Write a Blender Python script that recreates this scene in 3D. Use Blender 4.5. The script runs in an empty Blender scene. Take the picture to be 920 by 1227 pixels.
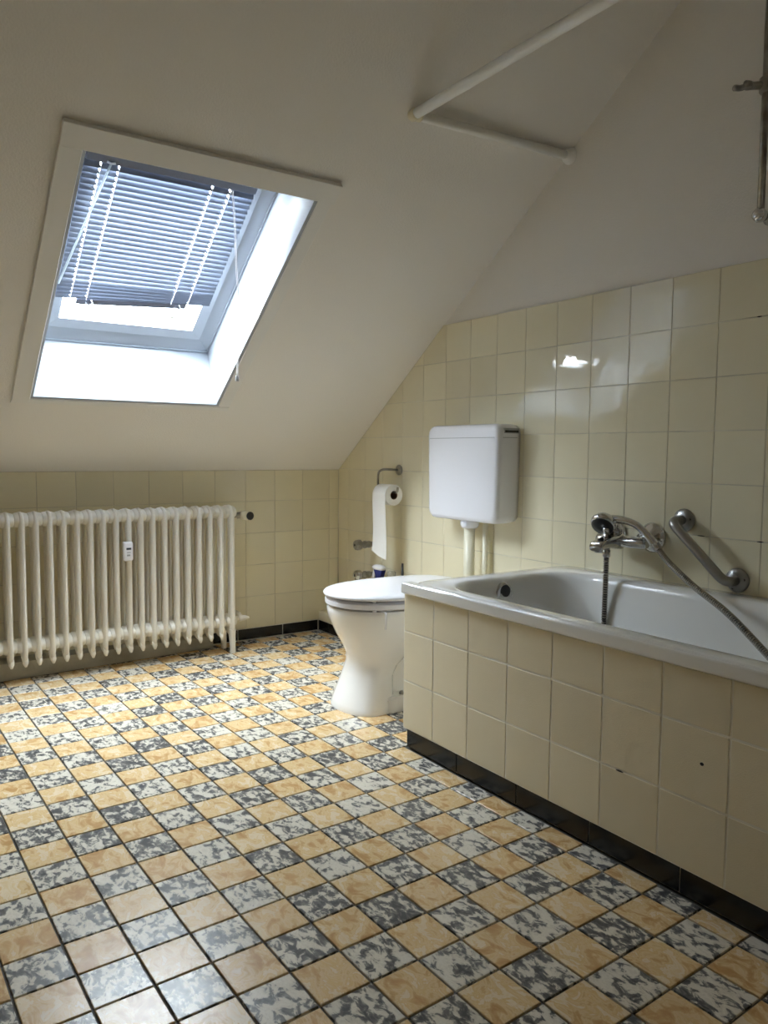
import bpy, bmesh, math, random
from mathutils import Vector, Matrix

random.seed(7)
scene = bpy.context.scene
C = scene.collection

# ------------------------------------------------------------------ camera, light, exposure
F_PX, W_PX, H_PX = 923.38, 920.0, 1227.0
PITCH, YAW, ROLL = -0.0771, 0.602, 0.0082
CAM = Vector((-2.0327, -3.3609, 0.900))
cd = bpy.data.cameras.new('camera')
cam = bpy.data.objects.new('camera', cd)
C.objects.link(cam)
fw = Vector((math.sin(YAW) * math.cos(PITCH), math.cos(YAW) * math.cos(PITCH), math.sin(PITCH)))
rt = Vector((math.cos(YAW), -math.sin(YAW), 0))
up = rt.cross(fw)
rt2 = rt * math.cos(ROLL) + up * math.sin(ROLL)
up2 = up * math.cos(ROLL) - rt * math.sin(ROLL)
M = Matrix((rt2, up2, -fw)).transposed().to_4x4()
M.translation = CAM
cam.matrix_world = M
cd.sensor_fit = 'HORIZONTAL'
cd.sensor_width = 36.0
cd.lens = 36.0 * F_PX / W_PX
cd.clip_start = 0.02
scene.camera = cam

world = bpy.data.worlds.new('overcast_sky')
scene.world = world
world.use_nodes = True
bgn = world.node_tree.nodes['Background']
bgn.inputs[0].default_value = (0.87, 0.935, 1.0, 1)
bgn.inputs[1].default_value = 16.0

scene.view_settings.view_transform = 'Standard'
scene.view_settings.look = 'None'
scene.view_settings.gamma = 1.0
scene.view_settings.use_curve_mapping = False
scene.view_settings.exposure = 2.45
try:
    scene.cycles.max_bounces = 14
    scene.cycles.diffuse_bounces = 10
    scene.cycles.glossy_bounces = 5
    scene.cycles.transparent_max_bounces = 16
    scene.cycles.use_denoising = True
    scene.cycles.sample_clamp_indirect = 12.0
    scene.cycles.caustics_reflective = False
    scene.cycles.caustics_refractive = False
except Exception:
    pass

# slope of the roof: plane through the knee wall top
KZ = 0.812
TAN = 0.737
SN = Vector((0, TAN, 1)).normalized()          # outward normal of the roof slope
SV = Vector((0, -1, TAN)).normalized()         # up the slope
def sp(u, v, d=0.0):
    return Vector((u, 0, KZ)) + SV * v + SN * d

# a sampling portal in the skylight opening (sends the sky's rays into the room)
al = bpy.data.lights.new('skylight_portal', 'AREA')
al.shape = 'RECTANGLE'
al.size, al.size_y = 0.70, 1.0
al.cycles.is_portal = True
alo = bpy.data.objects.new('skylight_portal', al)
C.objects.link(alo)
mm = Matrix((Vector((1, 0, 0)), SV, SN)).transposed().to_4x4()
mm.translation = sp(-1.15, 0.97, 0.30)
alo.matrix_world = mm

# ------------------------------------------------------------------ materials
def new_mat(name):
    m = bpy.data.materials.new(name)
    m.use_nodes = True
    nt = m.node_tree
    b = nt.nodes['Principled BSDF']
    return m, nt, b

def link(nt, a, b):
    nt.links.new(a, b)

def simple(name, col, rough=0.5, metal=0.0, coat=0.0, spec=0.5, bump=None, vary=None, trans=0.0):
    """col: base colour; bump=(scale, strength, distance); vary=(scale, amount, second colour)"""
    m, nt, b = new_mat(name)
    b.inputs['Base Color'].default_value = (*col, 1)
    b.inputs['Roughness'].default_value = rough
    b.inputs['Metallic'].default_value = metal
    b.inputs['Coat Weight'].default_value = coat
    b.inputs['Coat Roughness'].default_value = 0.05
    b.inputs['Specular IOR Level'].default_value = spec
    b.inputs['Transmission Weight'].default_value = trans
    tc = nt.nodes.new('ShaderNodeTexCoord')
    if vary:
        n = nt.nodes.new('ShaderNodeTexNoise')
        n.inputs['Scale'].default_value = vary[0]
        n.inputs['Detail'].default_value = 5
        link(nt, tc.outputs['Object'], n.inputs['Vector'])
        r = nt.nodes.new('ShaderNodeValToRGB')
        r.color_ramp.elements[0].position = 0.5 - 0.5 * vary[1]
        r.color_ramp.elements[1].position = 0.5 + 0.5 * vary[1]
        r.color_ramp.elements[0].color = (*vary[2], 1)
        r.color_ramp.elements[1].color = (*col, 1)
        link(nt, n.outputs['Fac'], r.inputs['Fac'])
        link(nt, r.outputs['Color'], b.inputs['Base Color'])
    if bump:
        n2 = nt.nodes.new('ShaderNodeTexNoise')
        n2.inputs['Scale'].default_value = bump[0]
        n2.inputs['Detail'].default_value = 4
        link(nt, tc.outputs['Object'], n2.inputs['Vector'])
        bp = nt.nodes.new('ShaderNodeBump')
        bp.inputs['Strength'].default_value = bump[1]
        bp.inputs['Distance'].default_value = bump[2]
        link(nt, n2.outputs['Fac'], bp.inputs['Height'])
        link(nt, bp.outputs['Normal'], b.inputs['Normal'])
    return m

def tile_coords(nt):
    """object coordinates shifted per tile so no two glazed tiles look alike"""
    tc = nt.nodes.new('ShaderNodeTexCoord')
    oi = nt.nodes.new('ShaderNodeObjectInfo')
    ml = nt.nodes.new('ShaderNodeMath'); ml.operation = 'MULTIPLY'; ml.inputs[1].default_value = 37.0
    link(nt, oi.outputs['Random'], ml.inputs[0])
    cb = nt.nodes.new('ShaderNodeCombineXYZ')
    for k in range(3):
        link(nt, ml.outputs[0], cb.inputs[k])
    ad = nt.nodes.new('ShaderNodeVectorMath'); ad.operation = 'ADD'
    link(nt, tc.outputs['Object'], ad.inputs[0]); link(nt, cb.outputs[0], ad.inputs[1])
    return ad.outputs[0], oi.outputs['Random']

def glazed(name, col, col2, rough, bump_scale, bump_d, speck=0.0, fine=None):
    m, nt, b = new_mat(name)
    vec, rnd = tile_coords(nt)
    n = nt.nodes.new('ShaderNodeTexNoise'); n.inputs['Scale'].default_value = 9; n.inputs['Detail'].default_value = 6
    link(nt, vec, n.inputs['Vector'])
    mx = nt.nodes.new('ShaderNodeMix'); mx.data_type = 'RGBA'
    mx.inputs[6].default_value = (*col, 1); mx.inputs[7].default_value = (*col2, 1)
    link(nt, n.outputs['Fac'], mx.inputs[0])
    hs = nt.nodes.new('ShaderNodeHueSaturation')
    mr = nt.nodes.new('ShaderNodeMapRange')
    mr.inputs[3].default_value = 0.95; mr.inputs[4].default_value = 1.04
    link(nt, rnd, mr.inputs[0]); link(nt, mr.outputs[0], hs.inputs['Value'])
    link(nt, mx.outputs[2], hs.inputs['Color'])
    link(nt, hs.outputs['Color'], b.inputs['Base Color'])
    b.inputs['Roughness'].default_value = rough
    n2 = nt.nodes.new('ShaderNodeTexNoise'); n2.inputs['Scale'].default_value = bump_scale; n2.inputs['Detail'].default_value = 2
    link(nt, vec, n2.inputs['Vector'])
    bp = nt.nodes.new('ShaderNodeBump'); bp.inputs['Strength'].default_value = 1.0; bp.inputs['Distance'].default_value = bump_d
    link(nt, n2.outputs['Fac'], bp.inputs['Height'])
    last = bp
    if fine:
        n3 = nt.nodes.new('ShaderNodeTexNoise'); n3.inputs['Scale'].default_value = fine[0]; n3.inputs['Detail'].default_value = 2
        link(nt, vec, n3.inputs['Vector'])
        b3 = nt.nodes.new('ShaderNodeBump'); b3.inputs['Strength'].default_value = 1.0; b3.inputs['Distance'].default_value = fine[1]
        link(nt, n3.outputs['Fac'], b3.inputs['Height'])
        link(nt, bp.outputs['Normal'], b3.inputs['Normal'])
        last = b3
    link(nt, last.outputs['Normal'], b.inputs['Normal'])
    return m

def floor_tile_mat(name, stops, scale, dist, rough):
    m, nt, b = new_mat(name)
    vec, rnd = tile_coords(nt)
    mp = nt.nodes.new('ShaderNodeMapping'); mp.inputs['Scale'].default_value = (1.0, 0.62, 1.0)
    link(nt, vec, mp.inputs['Vector'])
    n = nt.nodes.new('ShaderNodeTexNoise')
    n.inputs['Scale'].default_value = scale; n.inputs['Detail'].default_value = 4
    n.inputs['Roughness'].default_value = 0.6; n.inputs['Distortion'].default_value = dist
    link(nt, mp.outputs[0], n.inputs['Vector'])
    # nudge each tile a little lighter or darker in the pattern
    mr = nt.nodes.new('ShaderNodeMapRange'); mr.inputs[3].default_value = -0.045; mr.inputs[4].default_value = 0.045
    link(nt, rnd, mr.inputs[0])
    ad = nt.nodes.new('ShaderNodeMath'); ad.operation = 'ADD'
    link(nt, n.outputs['Fac'], ad.inputs[0]); link(nt, mr.outputs[0], ad.inputs[1])
    r = nt.nodes.new('ShaderNodeValToRGB')
    els = r.color_ramp.elements
    while len(els) < len(stops):
        els.new(0.5)
    for e, (p, c) in zip(els, stops):
        e.position = p; e.color = (*c, 1)
    link(nt, ad.outputs[0], r.inputs['Fac'])
    link(nt, r.outputs['Color'], b.inputs['Base Color'])
    b.inputs['Roughness'].default_value = rough
    bp = nt.nodes.new('ShaderNodeBump'); bp.inputs['Strength'].default_value = 0.5; bp.inputs['Distance'].default_value = 0.0006
    n2 = nt.nodes.new('ShaderNodeTexNoise'); n2.inputs['Scale'].default_value = 45; n2.inputs['Detail'].default_value = 3
    link(nt, vec, n2.inputs['Vector'])
    link(nt, n2.outputs['Fac'], bp.inputs['Height'])
    link(nt, bp.outputs['Normal'], b.inputs['Normal'])
    return m

MAT = {}
MAT['rear_paint'] = simple('beige_rear_paint', (0.56, 0.52, 0.45), 0.8, bump=(120, 0.3, 0.003))
MAT['plaster'] = simple('white_plaster', (0.83, 0.81, 0.775), 0.9, bump=(170, 0.35, 0.004), spec=0.2)
MAT['tile_cream'] = glazed('cream_wall_tile', (0.82, 0.765, 0.58), (0.77, 0.715, 0.525), 0.05, 11, 0.0014)
MAT['tile_beige'] = glazed('beige_panel_tile', (0.79, 0.72, 0.545), (0.73, 0.66, 0.485), 0.32, 14, 0.0008, fine=(420, 0.0004))
MAT['tile_black'] = glazed('black_skirting_tile', (0.005, 0.005, 0.006), (0.009, 0.009, 0.009), 0.22, 14, 0.0008)
MAT['grout_wall'] = simple('wall_grout', (0.78, 0.74, 0.61), 0.9, vary=(6, 0.4, (0.50, 0.46, 0.35)))
MAT['grout_white'] = simple('white_grout', (0.90, 0.88, 0.80), 0.85, vary=(8, 0.4, (0.70, 0.66, 0.56)))
MAT['grout_floor'] = simple('dark_floor_grout', (0.095, 0.090, 0.080), 0.75, bump=(250, 0.4, 0.002))
CREAM = (0.70, 0.60, 0.44)
MAT['tile_ochre'] = floor_tile_mat('ochre_floor_tile', [(0.33, (0.50, 0.29, 0.115)), (0.43, (0.60, 0.39, 0.18)),
    (0.49, (0.72, 0.54, 0.31)), (0.55, (0.66, 0.45, 0.21)), (0.60, (0.76, 0.63, 0.44)), (0.70, (0.72, 0.55, 0.32))], 34, 0.7, 0.27)
MAT['tile_grey'] = floor_tile_mat('grey_floor_tile', [(0.36, (0.075, 0.076, 0.080)), (0.44, (0.145, 0.143, 0.140)),
    (0.48, (0.25, 0.243, 0.225)), (0.515, (0.60, 0.56, 0.48)), (0.62, (0.72, 0.68, 0.59)), (0.72, (0.62, 0.58, 0.50))], 60, 0.5, 0.27)
MAT['white_paint'] = simple('white_gloss_paint', (0.84, 0.84, 0.82), 0.35)
MAT['lining'] = simple('darkened_white_lining', (0.37, 0.40, 0.44), 0.30)  # white lining and frame; dimmer light put into the colour against blow-out
MAT['trim_paint'] = simple('trim_paint', (0.80, 0.795, 0.775), 0.6)
MAT['enamel'] = simple('white_enamel', (0.86, 0.87, 0.87), 0.12, coat=0.6)
MAT['ceramic'] = simple('white_ceramic', (0.88, 0.87, 0.85), 0.10, coat=0.5)
MAT['plastic_white'] = simple('white_plastic', (0.81, 0.81, 0.855), 0.20)
MAT['plastic_cream'] = simple('cream_plastic', (0.78, 0.72, 0.55), 0.35)
MAT['pipe_cream'] = simple('cream_painted_pipe', (0.80, 0.76, 0.60), 0.3)
MAT['radiator'] = simple('old_white_radiator_paint', (0.86, 0.83, 0.75), 0.36, vary=(9, 0.5, (0.80, 0.765, 0.68)), bump=(60, 0.06, 0.001))
MAT['chrome'] = simple('chrome', (0.62, 0.62, 0.62), 0.12, metal=1.0)
MAT['chrome_dull'] = simple('dull_chrome', (0.42, 0.41, 0.38), 0.30, metal=1.0, vary=(40, 0.5, (0.24, 0.22, 0.18)))
MAT['steel'] = simple('brushed_steel', (0.40, 0.40, 0.40), 0.33, metal=1.0)
MAT['hose'] = simple('metal_hose', (0.42, 0.41, 0.39), 0.25, metal=1.0)
MAT['hose_dark'] = simple('hose_gap', (0.02, 0.02, 0.02), 0.5)
MAT['black'] = simple('black_plastic', (0.012, 0.012, 0.014), 0.35)
MAT['dark'] = simple('dark_recess', (0.02, 0.02, 0.02), 0.7)
MAT['brown_hole'] = simple('cardboard_core', (0.20, 0.12, 0.07), 0.9)
MAT['paper'] = simple('toilet_paper', (0.86, 0.85, 0.83), 0.95, bump=(180, 0.4, 0.002))
MAT['blue'] = simple('blue_plastic', (0.012, 0.02, 0.16), 0.3)
MAT['slat'] = simple('grey_blue_slat', (0.17, 0.19, 0.235), 0.30)
MAT['slat_dark'] = simple('slat_rail', (0.13, 0.145, 0.20), 0.35)
MAT['cord'] = simple('white_cord', (0.85, 0.83, 0.83), 0.8)
MAT['ledge_plaster'] = simple('bare_plaster', (0.52, 0.50, 0.42), 0.85, vary=(7, 0.5, (0.30, 0.28, 0.22)), bump=(50, 0.5, 0.004))
MAT['rust'] = simple('rosy_bracket', (0.55, 0.30, 0.28), 0.4)
MAT['lcd'] = simple('grey_display', (0.05, 0.06, 0.08), 0.2)
MAT['print'] = simple('grey_print', (0.35, 0.36, 0.38), 0.5)
MAT['wand'] = simple('clear_wand', (0.85, 0.88, 0.88), 0.1, trans=0.6)
MAT['clear'] = simple('clear_plastic', (0.90, 0.88, 0.80), 0.12, trans=0.75)

def translucent(name, col, f=0.6):
    m = bpy.data.materials.new(name); m.use_nodes = True
    nt = m.node_tree; nt.nodes.remove(nt.nodes['Principled BSDF'])
    d = nt.nodes.new('ShaderNodeBsdfDiffuse'); d.inputs[0].default_value = (*col, 1)
    t = nt.nodes.new('ShaderNodeBsdfTranslucent'); t.inputs[0].default_value = (*col, 1)
    mx = nt.nodes.new('ShaderNodeMixShader'); mx.inputs[0].default_value = f
    link(nt, d.outputs[0], mx.inputs[1]); link(nt, t.outputs[0], mx.inputs[2])
    link(nt, mx.outputs[0], nt.nodes['Material Output'].inputs['Surface'])
    return m
MAT['cord'] = translucent('white_cord', (0.88, 0.86, 0.86))
MAT['wand'] = translucent('clear_wand', (0.62, 0.66, 0.68), 0.5)

def pane_mat():
    m = bpy.data.materials.new('window_glass'); m.use_nodes = True
    nt = m.node_tree; nt.nodes.remove(nt.nodes['Principled BSDF'])
    t = nt.nodes.new('ShaderNodeBsdfTransparent'); t.inputs[0].default_value = (0.95, 0.97, 0.97, 1)
    g = nt.nodes.new('ShaderNodeBsdfGlossy'); g.inputs['Roughness'].default_value = 0.02
    lw = nt.nodes.new('ShaderNodeLayerWeight'); lw.inputs[0].default_value = 0.5
    pw = nt.nodes.new('ShaderNodeMath'); pw.operation = 'POWER'; pw.inputs[1].default_value = 4.0
    link(nt, lw.outputs['Facing'], pw.inputs[0])
    fr = nt.nodes.new('ShaderNodeMath'); fr.operation = 'MULTIPLY_ADD'; fr.inputs[1].default_value = 0.5; fr.inputs[2].default_value = 0.03
    link(nt, pw.outputs[0], fr.inputs[0])
    mx = nt.nodes.new('ShaderNodeMixShader')
    link(nt, fr.outputs[0], mx.inputs[0]); link(nt, t.outputs[0], mx.inputs[1]); link(nt, g.outputs[0], mx.inputs[2])
    link(nt, mx.outputs[0], nt.nodes['Material Output'].inputs['Surface'])
    return m
MAT['glass'] = pane_mat()

# ------------------------------------------------------------------ helpers
def obj(name, bm, mat, parent=None, smooth=False, loc=None, recalc=True):
    me = bpy.data.meshes.new(name)
    if recalc:
        bmesh.ops.recalc_face_normals(bm, faces=bm.faces[:])
    bm.to_mesh(me); bm.free()
    for mt in (mat if isinstance(mat, (list, tuple)) else [mat]):
        me.materials.append(MAT[mt])
    if smooth:
        for p in me.polygons:
            p.use_smooth = True
    o = bpy.data.objects.new(name, me)
    C.objects.link(o)
    if parent is not None:
        o.parent = parent
    if loc is not None:
        o.location = loc
    return o

def tag(o, label, cat=None, group=None, kind=None):
    o['label'] = label
    if cat: o['category'] = cat
    if group: o['group'] = group
    if kind: o['kind'] = kind
    return o

def thing(name, label, cat, loc=(0, 0, 0), group=None, kind=None):
    o = bpy.data.objects.new(name, None)
    o.empty_display_size = 0.05
    C.objects.link(o)
    o.location = loc
    tag(o, label, cat, group, kind)
    return o

def keep(o, parent):
    """parent o, keeping its world coordinates (parent is an unrotated empty)"""
    o.parent = parent
    o.location = o.location - parent.location
    return o

def box(bm, lo, hi, bev=0.0, seg=2):
    r = bmesh.ops.create_cube(bm, size=1.0)
    vs = r['verts']
    for v in vs:
        v.co = Vector([lo[k] + (v.co[k] + 0.5) * (hi[k] - lo[k]) for k in range(3)])
    if bev > 0:
        es = list({e for v in vs for e in v.link_edges})
        bmesh.ops.bevel(bm, geom=es, offset=bev, segments=seg, affect='EDGES', profile=0.5)
    return bm

def nb(): return bmesh.new()

def hexa(bm, pts):
    """pts: 8 points, bottom ring then top ring"""
    vs = [bm.verts.new(p) for p in pts]
    for f in ((3, 2, 1, 0), (4, 5, 6, 7), (0, 1, 5, 4), (1, 2, 6, 5), (2, 3, 7, 6), (3, 0, 4, 7)):
        bm.faces.new([vs[i] for i in f])
    return bm

def sbox(bm, u0, u1, v0, v1, d0, d1):
    return hexa(bm, [sp(u0, v0, d0), sp(u1, v0, d0), sp(u1, v1, d0), sp(u0, v1, d0),
                     sp(u0, v0, d1), sp(u1, v0, d1), sp(u1, v1, d1), sp(u0, v1, d1)])

def frames(pts, closed=False):
    n = len(pts); T = []
    for i in range(n):
        a = pts[(i - 1) % n] if (closed or i > 0) else pts[i]
        b = pts[(i + 1) % n] if (closed or i < n - 1) else pts[i]
        T.append((b - a).normalized())
    ref = Vector((0, 0, 1)) if abs(T[0].z) < 0.9 else Vector((1, 0, 0))
    N = [(ref - T[0] * ref.dot(T[0])).normalized()]
    for i in range(1, n):
        v = N[-1] - T[i] * N[-1].dot(T[i])
        N.append(v.normalized())
    return T, N

def tube(bm, pts, r, seg=10, closed=False, cap=True):
    pts = [Vector(p) for p in pts]
    T, N = frames(pts, closed)
    rr = r if callable(r) else (lambda i: r)
    rings = []
    for i, p in enumerate(pts):
        B = T[i].cross(N[i])
        rad = rr(i)
        rings.append([bm.verts.new(p + (N[i] * math.cos(2 * math.pi * k / seg) + B * math.sin(2 * math.pi * k / seg)) * rad) for k in range(seg)])
    m = len(rings)
    fs = []
    for i in range(m if closed else m - 1):
        a, b = rings[i], rings[(i + 1) % m]
        for k in range(seg):
            fs.append(bm.faces.new((a[k], a[(k + 1) % seg], b[(k + 1) % seg], b[k])))
    if cap and not closed:
        bm.faces.new(rings[0][::-1]); bm.faces.new(rings[-1])
    return fs

def lathe(bm, origin, axis, prof, seg=24):
    """prof: list of (radius, distance along axis)"""
    axis = Vector(axis).normalized(); o = Vector(origin)
    ref = Vector((0, 0, 1)) if abs(axis.z) < 0.9 else Vector((1, 0, 0))
    u = (ref - axis * ref.dot(axis)).normalized(); w = axis.cross(u)
    rings = []
    for r, t in prof:
        r = max(r, 1e-4)
        rings.append([bm.verts.new(o + axis * t + (u * math.cos(2 * math.pi * k / seg) + w * math.sin(2 * math.pi * k / seg)) * r) for k in range(seg)])
    for a, b in zip(rings, rings[1:]):
        for k in range(seg):
            bm.faces.new((a[k], a[(k + 1) % seg], b[(k + 1) % seg], b[k]))
    bm.faces.new(rings[0][::-1]); bm.faces.new(rings[-1])
    return bm

def loft(bm, rings, cap0=True, cap1=True):
    R = [[bm.verts.new(p) for p in r] for r in rings]
    n = len(R[0])
    for a, b in zip(R, R[1:]):
        for k in range(n):
            bm.faces.new((a[k], a[(k + 1) % n], b[(k + 1) % n], b[k]))
    if cap0: bm.faces.new(R[0][::-1])
    if cap1: bm.faces.new(R[-1])
    return R

def catmull(P, n=12):
    P = [Vector(p) for p in P]
    Q = [P[0] * 2 - P[1]] + P + [P[-1] * 2 - P[-2]]
    out = []
    for i in range(1, len(Q) - 2):
        a, b, c, d = Q[i - 1], Q[i], Q[i + 1], Q[i + 2]
        for k in range(n):
            t = k / n
            out.append(0.5 * ((2 * b) + (c - a) * t + (2 * a - 5 * b + 4 * c - d) * t * t + (3 * b - a - 3 * c + d) * t ** 3))
    out.append(P[-1])
    return out

def resample(pts, step):
    out = [pts[0]]; acc = 0.0
    for a, b in zip(pts, pts[1:]):
        L = (b - a).length
        if L < 1e-9: continue
        t = step - acc
        while t <= L:
            out.append(a + (b - a) * (t / L)); t += step
        acc = L - (t - step)
    return out

def fillet(pts, r, n=6):
    """round the inner corners of a polyline"""
    pts = [Vector(p) for p in pts]; out = [pts[0]]
    for a, b, c in zip(pts, pts[1:], pts[2:]):
        d1 = (a - b).normalized(); d2 = (c - b).normalized()
        rr = min(r, (a - b).length * .49, (c - b).length * .49)
        s, e = b + d1 * rr, b + d2 * rr
        for k in range(n + 1):
            t = k / n
            out.append((1 - t) ** 2 * s + 2 * t * (1 - t) * b + t * t * e)
    out.append(pts[-1])
    return out

# convex polygon clipping and tile slabs in a 2D plane frame
def clip(poly, a, b, c):
    """keep a*x + b*y <= c"""
    out = []
    for i in range(len(poly)):
        p, q = poly[i], poly[(i + 1) % len(poly)]
        dp, dq = a * p[0] + b * p[1] - c, a * q[0] + b * q[1] - c
        if dp <= 0: out.append(p)
        if (dp < 0 < dq) or (dq < 0 < dp):
            t = dp / (dp - dq)
            out.append((p[0] + (q[0] - p[0]) * t, p[1] + (q[1] - p[1]) * t))
    return out

def area(poly):
    return 0.5 * sum(p[0] * q[1] - q[0] * p[1] for p, q in zip(poly, poly[1:] + poly[:1]))

def inset(poly, d):
    n = len(poly)
    out = list(poly)
    cx = sum(p[0] for p in poly) / n; cy = sum(p[1] for p in poly) / n
    for i in range(n):
        p, q = poly[i], poly[(i + 1) % n]
        L = math.hypot(q[0] - p[0], q[1] - p[1])
        if L < 1e-6: continue
        nx, ny = (q[1] - p[1]) / L, -(q[0] - p[0]) / L          # outward for ccw
        if nx * (cx - p[0]) + ny * (cy - p[1]) > 0: nx, ny = -nx, -ny
        out = clip(out, nx, ny, nx * p[0] + ny * p[1] - d)
        if len(out) < 3: return []
    return out

def slab(bm, poly, ex, ey, en, org, th, bev, th0=-0.001):
    """raised tile: poly (2D) in the frame ex, ey with height along en"""
    if area(poly) < 0: poly = poly[::-1]
    top = inset(poly, bev)
    if len(top) != len(poly): top = [(p[0], p[1]) for p in poly]
    P = lambda p, h: org + ex * p[0] + ey * p[1] + en * h
    a = [bm.verts.new(P(p, th0)) for p in poly]
    b = [bm.verts.new(P(p, th - bev * 0.8)) for p in poly]
    c = [bm.verts.new(P(p, th)) for p in top]
    n = len(poly); fs = []
    for i in range(n):
        j = (i + 1) % n
        fs.append(bm.faces.new((a[i], a[j], b[j], b[i])))
        fs.append(bm.faces.new((b[i], b[j], c[j], c[i])))
    fs.append(bm.faces.new(c))
    return fs

class Tiler:
    """lays tiles on a plane; alike full tiles share one mesh"""
    def __init__(self, parent, org, ex, ey, en, mat, gap, th, bev, name='tile'):
        self.p, self.org, self.ex, self.ey, self.en = parent, Vector(org), Vector(ex), Vector(ey), Vector(en)
        self.mat, self.gap, self.th, self.bev, self.name = mat, gap, th, bev, name
        self.shared = {}
    def lay(self, rect, planes=()):
        x0, x1, y0, y1 = rect
        g = self.gap / 2
        full = [(x0 + g, y0 + g), (x1 - g, y0 + g), (x1 - g, y1 - g), (x0 + g, y1 - g)]
        poly = full
        for a, b, c in planes:
            poly = clip(poly, a, b, c)
            if len(poly) < 3: return None
        if abs(area(poly)) < 2e-4: return None
        cx, cy = (x0 + x1) / 2, (y0 + y1) / 2
        loc = self.org + self.ex * cx + self.ey * cy
        key = (round(x1 - x0, 4), round(y1 - y0, 4))
        isfull = abs(abs(area(poly)) - abs(area(full))) < 1e-7
        if isfull and key in self.shared:
            o = bpy.data.objects.new(self.name, self.shared[key]); C.objects.link(o)
            o.parent = self.p; o.location = loc
        else:
            bm = nb()
            slab(bm, [(p[0] - cx, p[1] - cy) for p in poly], self.ex, self.ey, self.en, Vector((0, 0, 0)), self.th, self.bev)
            o = obj(self.name, bm, self.mat, self.p, loc=loc)
            if isfull: self.shared[key] = o.data
        # hand-laid: a hair of tilt and lift
        o.rotation_euler = (random.uniform(-.0025, .0025), random.uniform(-.0025, .0025), random.uniform(-.0015, .0015))
        return o

X3, Y3, Z3 = Vector((1, 0, 0)), Vector((0, 1, 0)), Vector((0, 0, 1))

# ------------------------------------------------------------------ room shell
XL, YR, ZC = -2.9, -4.1, 2.35
YC = -(ZC - KZ) / TAN
P = 0.152

floor = tag(obj('floor', box(nb(), (XL, YR, -0.12), (0, 0, -0.0045)), 'grout_floor'),
            'bathroom floor of small ochre and grey patterned tiles', 'floor', kind='structure')
wr = nb()
prof = [(YR, -0.12), (0.14, -0.12), (0.14, KZ + 0.05), (0.14, 1.25), (YC - 0.1, ZC + 0.35), (YR, ZC + 0.35)]
loft(wr, [[Vector((x, y, z)) for y, z in prof] for x in (0.0, 0.12)])
wall_right = tag(obj('wall_right', wr, 'plaster'), 'gable side wall, cream tiles below rough white plaster', 'wall', kind='structure')
wl = nb()
loft(wl, [[Vector((x, y, z)) for y, z in prof] for x in (XL - 0.12, XL)])
wall_left = tag(obj('wall_left', wl, 'rear_paint'), 'plain beige side wall opposite the bath', 'wall', kind='structure')
wall_back = tag(obj('wall_back', box(nb(), (XL, 0.0, -0.12), (0, 0.14, KZ + 0.16)), 'grout_wall'),
                'low tiled knee wall behind the radiator', 'wall', kind='structure')
wall_rear = tag(obj('wall_rear', box(nb(), (XL, YR - 0.12, -0.12), (0, YR, ZC + 0.3)), 'rear_paint'),
                'plain beige wall facing the skylight', 'wall', kind='structure')

# sloped ceiling with the skylight hole, and the flat part above the bath end
U0, U1, V0, V1 = -1.511, -0.800, 0.456, 1.483
VT = -YC * math.sqrt(1 + TAN * TAN)
cb = nb()
TH = 0.30
sbox(cb, XL, U0, -0.02, VT + 0.02, 0, TH)
sbox(cb, U1, 0.0, -0.02, VT + 0.02, 0, TH)
sbox(cb, U0, U1, -0.02, V0, 0, TH)
sbox(cb, U0, U1, V1, VT + 0.02, 0, TH)
box(cb, (XL, YR, ZC), (0, YC + 0.01, ZC + 0.3))
ceiling = tag(obj('ceiling', cb, 'plaster'), 'white plaster ceiling sloping up from the knee wall', 'ceiling', kind='structure')

# grout bed behind the right wall tiles (a thin render coat, follows the tiled area)
TZ = 1.4253
RY0 = -1.4644
rw = nb()
bed = [(0.0, 0.0), (-3.6, 0.0), (-3.6, TZ), (-(TZ - KZ) / TAN, TZ), (0.0, KZ)]
loft(rw, [[Vector((x, y, z)) for y, z in bed] for x in (-0.0055, 0.001)])
obj('tile_bed', rw, 'grout_wall', wall_right)
tr = Tiler(wall_right, (-0.0055, 0, 0), Y3, Z3, -X3, 'tile_cream', 0.0028, 0.0014, 0.0006)
for i in range(-10, 13):
    y1 = RY0 - i * P; y0 = y1 - P
    for j in range(0, 10):
        z1 = TZ - j * P; z0 = z1 - P
        zmin = 0.500 if y1 < -1.50 else 0.103
        o = tr.lay((y0, y1, z0, z1), [(1, 0, -0.0085), (TAN, 1, KZ - 0.004), (0, -1, -zmin)])

# knee wall tiles
KX0, KZ0 = -1.4295, 0.8165
tk = Tiler(wall_back, (0, 0, 0), X3, Z3, -Y3, 'tile_cream', 0.0026, 0.0022, 0.0008)
for i in range(-8, 10):
    x0 = KX0 + i * P
    for j in range(5):
        z1 = KZ0 - j * P
        tk.lay((x0, x0 + P, z1 - P, z1), [(1, 0, -0.0085), (0, 1, KZ - 0.003)])

# black skirting on the knee wall; bare plaster upstand under the radiator
bb = tag(obj('baseboard_back', box(nb(), (-0.70, -0.004, 0.0), (-0.126, -0.0002, 0.056)), 'grout_white'),
         'black tiled skirting along the knee wall beside the radiator', 'skirting', kind='structure')
ts = Tiler(bb, (0, -0.004, 0), X3, Z3, -Y3, 'tile_black', 0.005, 0.004, 0.0012)
for x0, x1 in ((-0.326, -0.128), (-0.562, -0.326), (-0.700, -0.562)):
    ts.lay((x0, x1, 0.002, 0.057))
pu = nb()
hexa(pu, [(-2.4, -0.16, 0), (-0.702, -0.050, 0), (-0.702, -0.0055, 0), (-2.4, -0.0055, 0),
          (-2.4, -0.14, 0.075), (-0.702, -0.042, 0.052), (-0.702, -0.0055, 0.056), (-2.4, -0.0055, 0.08)])
tag(obj('baseboard_upstand', pu, 'ledge_plaster'), 'bare grey plaster upstand on the floor under the radiator', 'skirting', kind='structure')

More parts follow.
